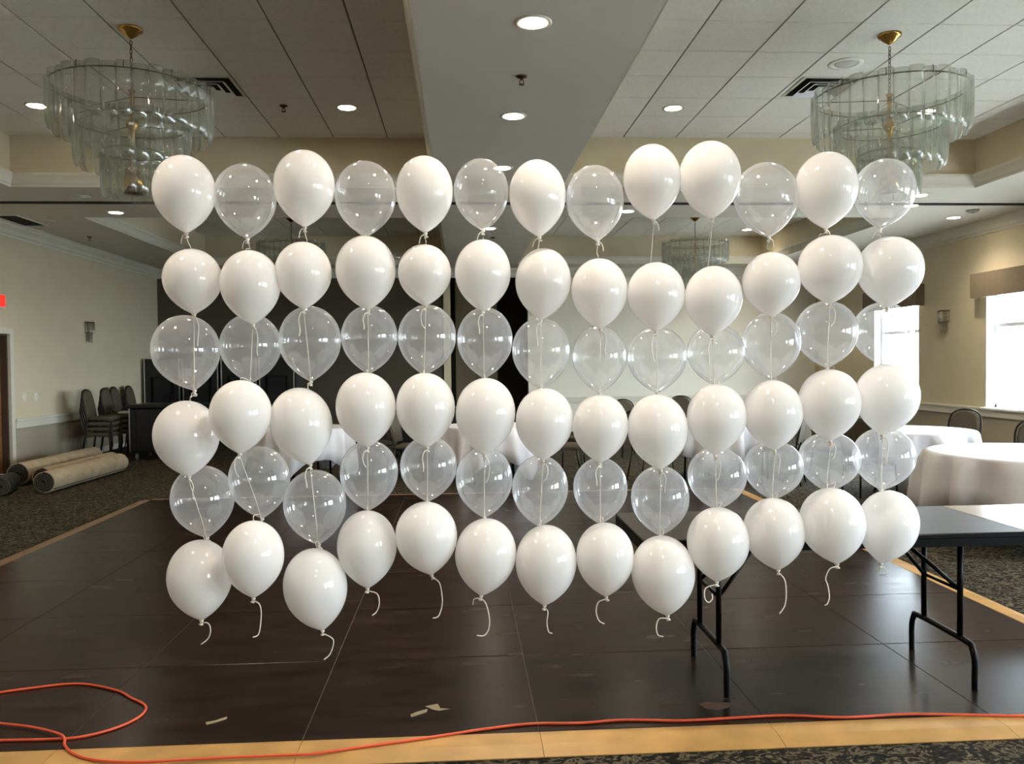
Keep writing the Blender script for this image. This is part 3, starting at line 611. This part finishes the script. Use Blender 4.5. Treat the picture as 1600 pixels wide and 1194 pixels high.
# ------------------------------------------------------------------ black stage sections and cart by the end wall
def stage_section(x, y, rz, lab, w=1.25, H=1.72):
    t = thing('folded_stage', lab, 'stage section', (x, y, 0), rz, 'folded stage sections by the end wall')
    for yy in (-.14, .14):
        MB().bbox(-w/2, w/2, yy-.03, yy+.03, .14, H, .008).build('deck', m_blackp, t)
        for xx in (-w/2-.012, w/2+.012): MB().bbox(xx-.012, xx+.012, yy-.034, yy+.034, .13, H+.01, .003).build('edge_trim', m_chrome, t)
    MB().box(-w/2, w/2, -.24, .24, .09, .14).build('base_frame', m_black, t)
    fr = MB(); fr.tube([(-w*.3, -.19, .2), (-w*.3, -.19, H*.78), (w*.3, -.19, H*.78), (w*.3, -.19, .2)], .018, 8); fr.build('leg_frame', m_black, t)
    for xx in (-w*.42, w*.42):
        for yy in (-.2, .2):
            c = MB(); c.cyl((xx-.014, yy, .045), (xx+.014, yy, .045), .045, 14); c.box(xx-.02, xx+.02, yy-.012, yy+.012, .05, .095); c.build('caster', m_black, t)
for k, x in enumerate((-6.18, -5.4, -4.62, -3.84)):
    stage_section(x, 17.75, 0, ['black folded stage section in the corner by the stacked chairs', 'black folded stage section second from the corner', 'black folded stage section third from the corner', 'black folded stage section farthest from the corner'][k], w=.68)
def cart(x, y, w, d, H, lab):
    t = thing('storage_cart', lab, 'cart', (x, y, 0), 0)
    MB().bbox(-w/2, w/2, -d/2, d/2, .13, H-.06, .02).build('body', m_blackp, t)
    MB().bbox(-w/2-.03, w/2+.03, -d/2-.03, d/2+.03, H-.06, H, .012).build('lid', m_blackp, t)
    for i in range(5):
        xx = -w/2+.08+i*(w-.16)/4
        MB().bbox(xx-.022, xx+.022, -d/2-.022, -d/2+.005, .16, H-.08, .01).build('rib', m_blackp, t)
    MB().bbox(-w/2-.008, -w/2+.012, -d/2-.012, -d/2+.012, .14, H-.06, .003).build('corner_strip', m_chrome, t)
    for xx in (-w/2+.08, w/2-.08):
        for yy in (-d/2+.08, d/2-.08):
            c = MB(); c.cyl((xx-.016, yy, .055), (xx+.016, yy, .055), .055, 14); c.box(xx-.024, xx+.024, yy-.014, yy+.014, .06, .135); c.build('caster', mat('grey_wheel', (90, 90, 88), .5), t)
    return t
cart(-5.0, 14.55, 1.05, .75, .93, 'black ribbed storage cart on casters beside the chair stacks')
MB_ = thing('dish_rack', 'low black serving cart parked by the dim end wall', 'cart', (-.6, 14.2, 0))
MB().bbox(-.55, .55, -.3, .3, .12, .78, .02).build('body', m_blackp, MB_); MB().bbox(-.58, .58, -.33, .33, .78, .82, .01).build('top', m_blackp, MB_)
for xx in (-.45, .45):
    for yy in (-.22, .22): MB().cyl((xx-.015, yy, .06), (xx+.015, yy, .06), .06, 12).build('caster', m_black, MB_)
o = MB().bbox(-.14, .14, -.1, .1, 0, .035, .008).build('folded_linen', m_cloth); o.location = (-5.72, 14.85, .90-.49+.264+.088*0+.075); o.location = (-5.80, 14.85, .264+.492); tag(o, 'folded white linen on top of a chair stack', 'linen')

# partition panels in the niche
px0, px1 = at_y(712, 600, YF+.3).x, at_y(778, 600, YF+.3).x
for k in range(2):
    w = (px1-px0)/2; t = thing('partition_panel', ['olive folding wall panel beside the pale jamb', 'olive folding wall panel farther inside the niche'][k], 'partition', (px0+w*(k+.5), YF+.3+.1*k, 0), 0, 'folding wall panels in the niche')
    MB().bbox(-w/2, w/2-.004, -.04, .04, .03, ZS-.08, .004).build('panel', mat('partition_fabric', (92, 82, 62), .9), t)
    MB().bbox(-w/2-.006, -w/2+.012, -.046, .046, .03, ZS-.08, .003).build('edge_strip', m_black, t)
    MB().cyl((0, 0, ZS-.08), (0, 0, ZS+.01), .012, 8).build('hanger', m_black, t)

# ------------------------------------------------------------------ chandeliers
def glass_panel_mesh(w=.118, L=.41):
    nu, rows = 8, [(0, 1, 0), (.5, 1, 0), (.84, 1, .004), (.93, .9, .012), (.98, .7, .022), (1.0, .42, .03)]
    vs = []; R = .075
    for (t, ws, o_) in rows:
        for th in (0, .006):
            for k in range(nu):
                u = -1+2*k/(nu-1); a = u*.85*ws; vs.append(((R-th)*math.sin(a)*(w/2)/(R*math.sin(.85)), (R-th)*(math.cos(a))-R*.8+ .0 - o_, -t*L))
    fs = []; n2 = 2*nu
    for i in range(len(rows)-1):
        a, b_ = i*n2, (i+1)*n2
        for k in range(nu-1):
            fs.append((a+k, a+k+1, b_+k+1, b_+k)); fs.append((a+nu+k+1, a+nu+k, b_+nu+k, b_+nu+k+1))
        fs.append((a, b_, b_+nu, a+nu)); fs.append((a+nu-1, a+2*nu-1, b_+2*nu-1, b_+nu-1))
    for e in (0, (len(rows)-1)*n2):
        for k in range(nu-1): fs.append((e+k, e+nu+k, e+nu+k+1, e+k+1))
    return MB().add(vs, fs, True).mesh('glass_panel', m_glass)
def chandelier():
    t = thing('chandelier', 'x', 'chandelier', (0, 0, ZC), 0, 'tiered glass chandeliers')
    MB().lathe([(.008, -.085), (.014, -.08), (.03, -.07), (.058, -.05), (.066, -.036), (.088, -.024), (.096, -.012), (.094, -.002)], 28).build('canopy', m_brass, t)
    ch = MB()
    z = -.10; k = 0
    while z > -.49:
        pts = []
        for i in range(12):
            a = 2*PI*i/12; u = .0095*math.cos(a); v = .021*math.sin(a)
            pts.append((u, 0, z-.018+v) if k % 2 == 0 else (0, u, z-.018+v))
        ch.tube(pts, .0034, 5, closed=True); z -= .0335; k += 1
    ch.build('chain', m_oldbrass, t)
    MB().lathe([(.012, -.49), (.03, -.50), (.018, -.53), (.018, -.72), (.045, -.74), (.05, -.78), (.02, -.82), (.02, -1.1), (.06, -1.13), (.075, -1.2), (.075, -1.30), (.03, -1.31)], 20).build('stem', m_brass, t)
    gm = glass_panel_mesh()
    for (r, zt, n) in ((.60, -.50, 34), (.42, -.76, 24), (.235, -.99, 14)):
        tr_ = MB().tube([(r*math.cos(2*PI*i/48), r*math.sin(2*PI*i/48), zt-.012) for i in range(48)], .0055, 6, closed=True).build('tier_ring', m_oldbrass, t)
        sp = MB()
        for i in range(3):
            a = 2*PI*i/3+.4; sp.cyl((.015*math.cos(a), .015*math.sin(a), zt-.05 if zt > -.7 else zt-.02), (r*math.cos(a), r*math.sin(a), zt-.012), .0035, 6)
        sp.build('spokes', m_oldbrass, t)
        for i in range(n):
            a = 2*PI*i/n; rr = r+(.012 if i % 2 else -.004)
            M = Matrix.Translation((rr*math.cos(a), rr*math.sin(a), zt+.028+(.008 if i % 2 else 0))) @ Matrix.Rotation(a-PI/2, 4, 'Z')
            link('glass_panel', gm, tr_, M)
            if i % 3 == 0:
                MB_h.append((tr_, r, a, zt))
    MB().lathe([(.005, -1.335), (.075, -1.33), (.078, -1.318), (.03, -1.31)], 24).build('bottom_plate', m_oldbrass, t)
    bm_ = MB().lathe([(.008, 0), (.008, .04), (.013, .055), (.014, .075), (.007, .1), (.001, .11)], 12).mesh('bulb', m_unlit)
    for i in range(8):
        a = 2*PI*i/8+.2; r = .26 if i % 2 else .15; z = -.74 if i % 2 else -1.0
        link('bulb', bm_, t, Matrix.Translation((r*math.cos(a), r*math.sin(a), z)))
    return t
MB_h = []
c0 = chandelier()
hk = MB().tube([(0, 0, -.03), (0, -.006, .012), (.0, .004, .035)], .0035, 5).mesh('hook', m_oldbrass)
for (t, r, a, zt) in MB_h: link('hook', hk, t, Matrix.Translation(((r+.02)*math.cos(a), (r+.02)*math.sin(a), zt)))
cl = [at_z(204, 42, ZC), at_z(1390, 52, ZC), Vector((-3.2, 15.6, ZC)), Vector((4.33, 15.5, ZC))]
cl[2] = Vector((at_y(455, 360, 15.6).x, 15.6, ZC)); cl[3] = Vector((at_y(1086, 360, 15.5).x, 15.5, ZC))
CL = ['tiered glass chandelier over the dim side of the dance floor', 'tiered glass chandelier over the black folding tables', 'tiered glass chandelier above the folded stage sections', 'tiered glass chandelier before the light end wall']
for k in range(4):
    o = c0 if k == 0 else dup(c0)
    o.location = (cl[k].x, cl[k].y, ZC-.011); o['label'] = CL[k]; o.rotation_euler = (0, 0, .3*k)

# ------------------------------------------------------------------ sconces
def sconce(p, s, lab):
    t = thing('wall_sconce', lab, 'sconce', p, 0 if s > 0 else PI, 'crystal wall sconces')
    MB().bbox(.001, .012, -.03, .03, -.33, .01, .003).build('backplate', m_brass, t)
    for r, z, n, L in ((.125, 0, 11, .19), (.08, -.18, 8, .17)):
        bd = MB().tube([(.012+r*.8*math.sin(PI*i/14), -r*math.cos(PI*i/14), z) for i in range(15)], .012, 6).build('band', m_oldbrass, t)
        rm = MB().lathe([(.010, 0), (.010, -L+.03), (.006, -L+.008), (.001, -L)], 8).mesh('crystal_rod', m_rod)
        for i in range(n):
            a = PI*(i+.5)/n; link('crystal_rod', rm, bd, Matrix.Translation((.012+r*.8*math.sin(a), -r*math.cos(a), z-.012)))
sconce(at_x(136, 504, XL), 1, 'brass sconce of crystal rods above the stacked chairs')
sconce(at_x(1478, 486, XR), -1, 'brass sconce of crystal rods between two windows')

# ------------------------------------------------------------------ ceiling fittings
ring_m = MB().lathe([(.086, .004), (.088, -.006), (.108, -.009), (.118, -.004), (.118, .003)], 32, cap=False).mesh('trim_ring', m_crown)
cup_m = MB().lathe([(.087, -.006), (.086, -.001)], 32).mesh('lens', m_lamp)
cup_u = MB().lathe([(.087, -.006), (.086, -.001)], 32).mesh('lens', m_unlit)
def downlight(x, y, z, lit, lab, grp, power=30, scale=1.0):
    t = thing('downlight', lab, 'ceiling light', (x, y, z), 0, grp); t.scale = (scale,)*3
    link('trim_ring', ring_m, t); link('lens', cup_m if lit else cup_u, t)
    if lit:
        l = bpy.data.lights.new('downlight_lamp', 'SPOT'); l.energy = power*LAMP; l.color = (1, .86, .69); l.spot_size = 2.3; l.spot_blend = .8; l.shadow_soft_size = .085
        o = bpy.data.objects.new('downlight_lamp', l); COL.objects.link(o); o.location = (x, y, z-.03)
bx = .475
for y, nn in zip((16.0, 13.1, 9.06, 7.17, 5.21, 2.95, .9, -1.1, -3.2), 'first second third fourth fifth sixth seventh eighth ninth'.split()): downlight(bx, y, ZS, True, 'lit recessed downlight in the central beam, %s from the partition niche' % nn, 'downlights along the central beam', 45)
TRL = [('dim side tray, far wall-side corner', at_z(57, 163, ZC)), ('dim side tray, far beam-side corner', at_z(542, 166, ZC)), ('window side tray, far beam-side corner', at_z(1052, 167, ZC)), ('window side tray, far window-side corner', Vector((5.15, 8.9, ZC))),
       ('dim side tray, near wall-side corner', Vector((-4.37, 4.8, ZC))), ('dim side tray, near beam-side corner', Vector((-1.2, 4.8, ZC))), ('window side tray, near beam-side corner', Vector((2.3, 4.8, ZC))), ('window side tray, near window-side corner', Vector((5.15, 4.8, ZC)))]
for lab, p in TRL: downlight(p.x, p.y, ZC-.012, True, 'lit recessed downlight in the '+lab, 'downlights in the tiled trays', 40)
for (px, py) in ((1167, 358),):
    p = at_z(px, py, ZC); downlight(p.x, p.y, ZC-.012, True, 'lit recessed downlight in the far tray by the end wall', 'downlights in the far trays', 40)
p = at_z(618, 361, ZC); downlight(p.x, p.y, ZC-.012, False, 'unlit recessed downlight in the far dim tray', 'unlit downlights', 0)
for (px, py, lit, lab) in ((181, 332, 1, 'lit recessed downlight between the two dim side trays'), (125, 307, 0, 'unlit recessed downlight beside the folding wall track'),
        (72, 345, 0, 'unlit recessed downlight next to the return air grille'), (166, 379, 0, 'unlit recessed downlight in the side strip along the far tray'), (232, 403, 0, 'unlit recessed downlight at the far end of the side strip'),
        (1437, 305, 1, 'lit recessed downlight ahead of the folding wall track'), (1424, 321, 1, 'lit recessed downlight just past the folding wall track'), (1490, 340, 1, 'lit recessed downlight above the window wall'), (980, 330, 1, 'lit recessed downlight near the corner of the far window-side tray')):
    p = at_z(px, py, ZS); downlight(p.x, p.y, ZS, bool(lit), lab, 'downlights in the lower ceiling', 35)

for y, xs in ((2.95, (-1.9, 3.3)), (-2.0, (-3.3, 4.2))):
  for x in xs: downlight(x, y, ZS, True, 'lit recessed downlight over the photographer, %s pair on the %s side' % ('front' if y > 0 else 'rear', 'dim' if x < 0 else 'window'), 'downlights behind the photographer', 40 if y > 0 else 105)  # rear pair is added, out of view, to brighten the balloon fronts

def sprinkler(p, lab):
    t = thing('sprinkler', lab, 'sprinkler', p, 0, 'ceiling sprinklers')
    MB().lathe([(.012, -.02), (.038, -.010), (.044, -.001)], 20).build('escutcheon', m_oldbrass, t)
    h = MB(); h.cyl((0, 0, -.015), (0, 0, -.03), .012, 10); h.tube([(-.011, 0, -.03), (-.018, 0, -.045), (-.006, 0, -.062)], .0035, 6); h.tube([(.011, 0, -.03), (.018, 0, -.045), (.006, 0, -.062)], .0035, 6)
    h.lathe([(.001, -.066), (.022, -.066), (.022, -.062), (.001, -.062)], 14); h.build('head', m_oldbrass, t)
sprinkler(at_z(815, 119, ZS), 'small brass sprinkler on the near stretch of the central beam')
sprinkler(at_z(770, 371, ZS), 'small brass sprinkler far along the central beam')
sprinkler(at_z(443, 165, ZC-.012), 'small sprinkler in the dim tiled tray')
sprinkler(at_z(140, 370, ZS), 'small sprinkler in the side strip above the carpet rolls')

def diffuser(p, lab):
    t = thing('air_diffuser', lab, 'air vent', p, 0, 'square ceiling diffusers'); s = .30
    MB().box(-s+.02, s-.02, -s+.02, s-.02, -.0035, -.001).build('backing', m_dark, t)
    for k, a in enumerate((s, s*.74, s*.5, s*.26)):
        i = a-.045 if k else a-.03; zo, zi = (-.008, -.008) if k == 0 else (-.034, -.006)
        vs = []
        for (r, z) in ((a, zo), (i, zi), (i, zi+.003), (a, zo+.003)):
            vs += [(-r, -r, z), (r, -r, z), (r, r, z), (-r, r, z)]
        fs = [(q*4+j, q*4+(j+1) % 4, ((q+1) % 4)*4+(j+1) % 4, ((q+1) % 4)*4+j) for q in range(4) for j in range(4)]
        MB().add(vs, fs).build('louver' if k else 'frame', m_white if k else m_crown, t)
    MB().bbox(-.05, .05, -.05, .05, -.03, -.022, .002).build('louver', m_white, t)
diffuser(Vector((-2.13-.64*.5+.02, at_z(323, 133, ZC).y, ZC-.012)), 'square louvred air diffuser behind the dim side chandelier')
diffuser(Vector((at_z(1284, 134, ZC).x, at_z(1284, 134, ZC).y, ZC-.012)), 'square louvred air diffuser behind the folding table chandelier')
g = thing('return_grille', 'dark rectangular return air grille in the ceiling above the door', 'air vent', (0, 0, ZS))
a, b_ = at_z(20, 336, ZS), at_z(74, 352, ZS); gx0, gx1 = -6.45, b_.x-.02
MB().box(gx0, gx1, a.y, b_.y, -.006, -.002).build('backing', m_dark, g)
f = MB(); f.box(gx0-.03, gx1+.03, a.y-.03, a.y, -.012, -.001); f.box(gx0-.03, gx1+.03, b_.y, b_.y+.03, -.012, -.001); f.box(gx0-.03, gx0, a.y, b_.y, -.012, -.001); f.box(gx1, gx1+.03, a.y, b_.y, -.012, -.001); f.build('frame', m_crown, g)
nsl = 14
for k in range(nsl):
    yy = a.y+(b_.y-a.y)*(k+.5)/nsl; MB().box(gx0, gx1, yy-.004, yy+.004, -.010, -.0065).build('slat', mat('grille_dark', (44, 42, 38), .6), g)
sp = at_z(1321, 99, ZC-.012); s = thing('ceiling_speaker', 'round white speaker grille in the tiled tray beside the diffuser', 'speaker', sp)
MB().lathe([(.10, -.004), (.115, -.012), (.145, -.010), (.155, -.001)], 36).build('bezel', m_tile, s); MB().lathe([(.004, -.008), (.095, -.007), (.1, -.003)], 30).build('grille', mat('speaker_mesh', (188, 185, 176), .8), s)
sp = at_z(1520, 328, ZS); s = thing('smoke_detector', 'round grey smoke detector on the ceiling above the window wall', 'detector', sp)
MB().lathe([(.05, -.04), (.075, -.03), (.09, -.008), (.09, -.001)], 30).build('body', mat('detector_grey', (150, 148, 140), .6), s); MB().lathe([(.01, -.043), (.03, -.043), (.03, -.039)], 16).build('sensor_cap', m_oldbrass, s)
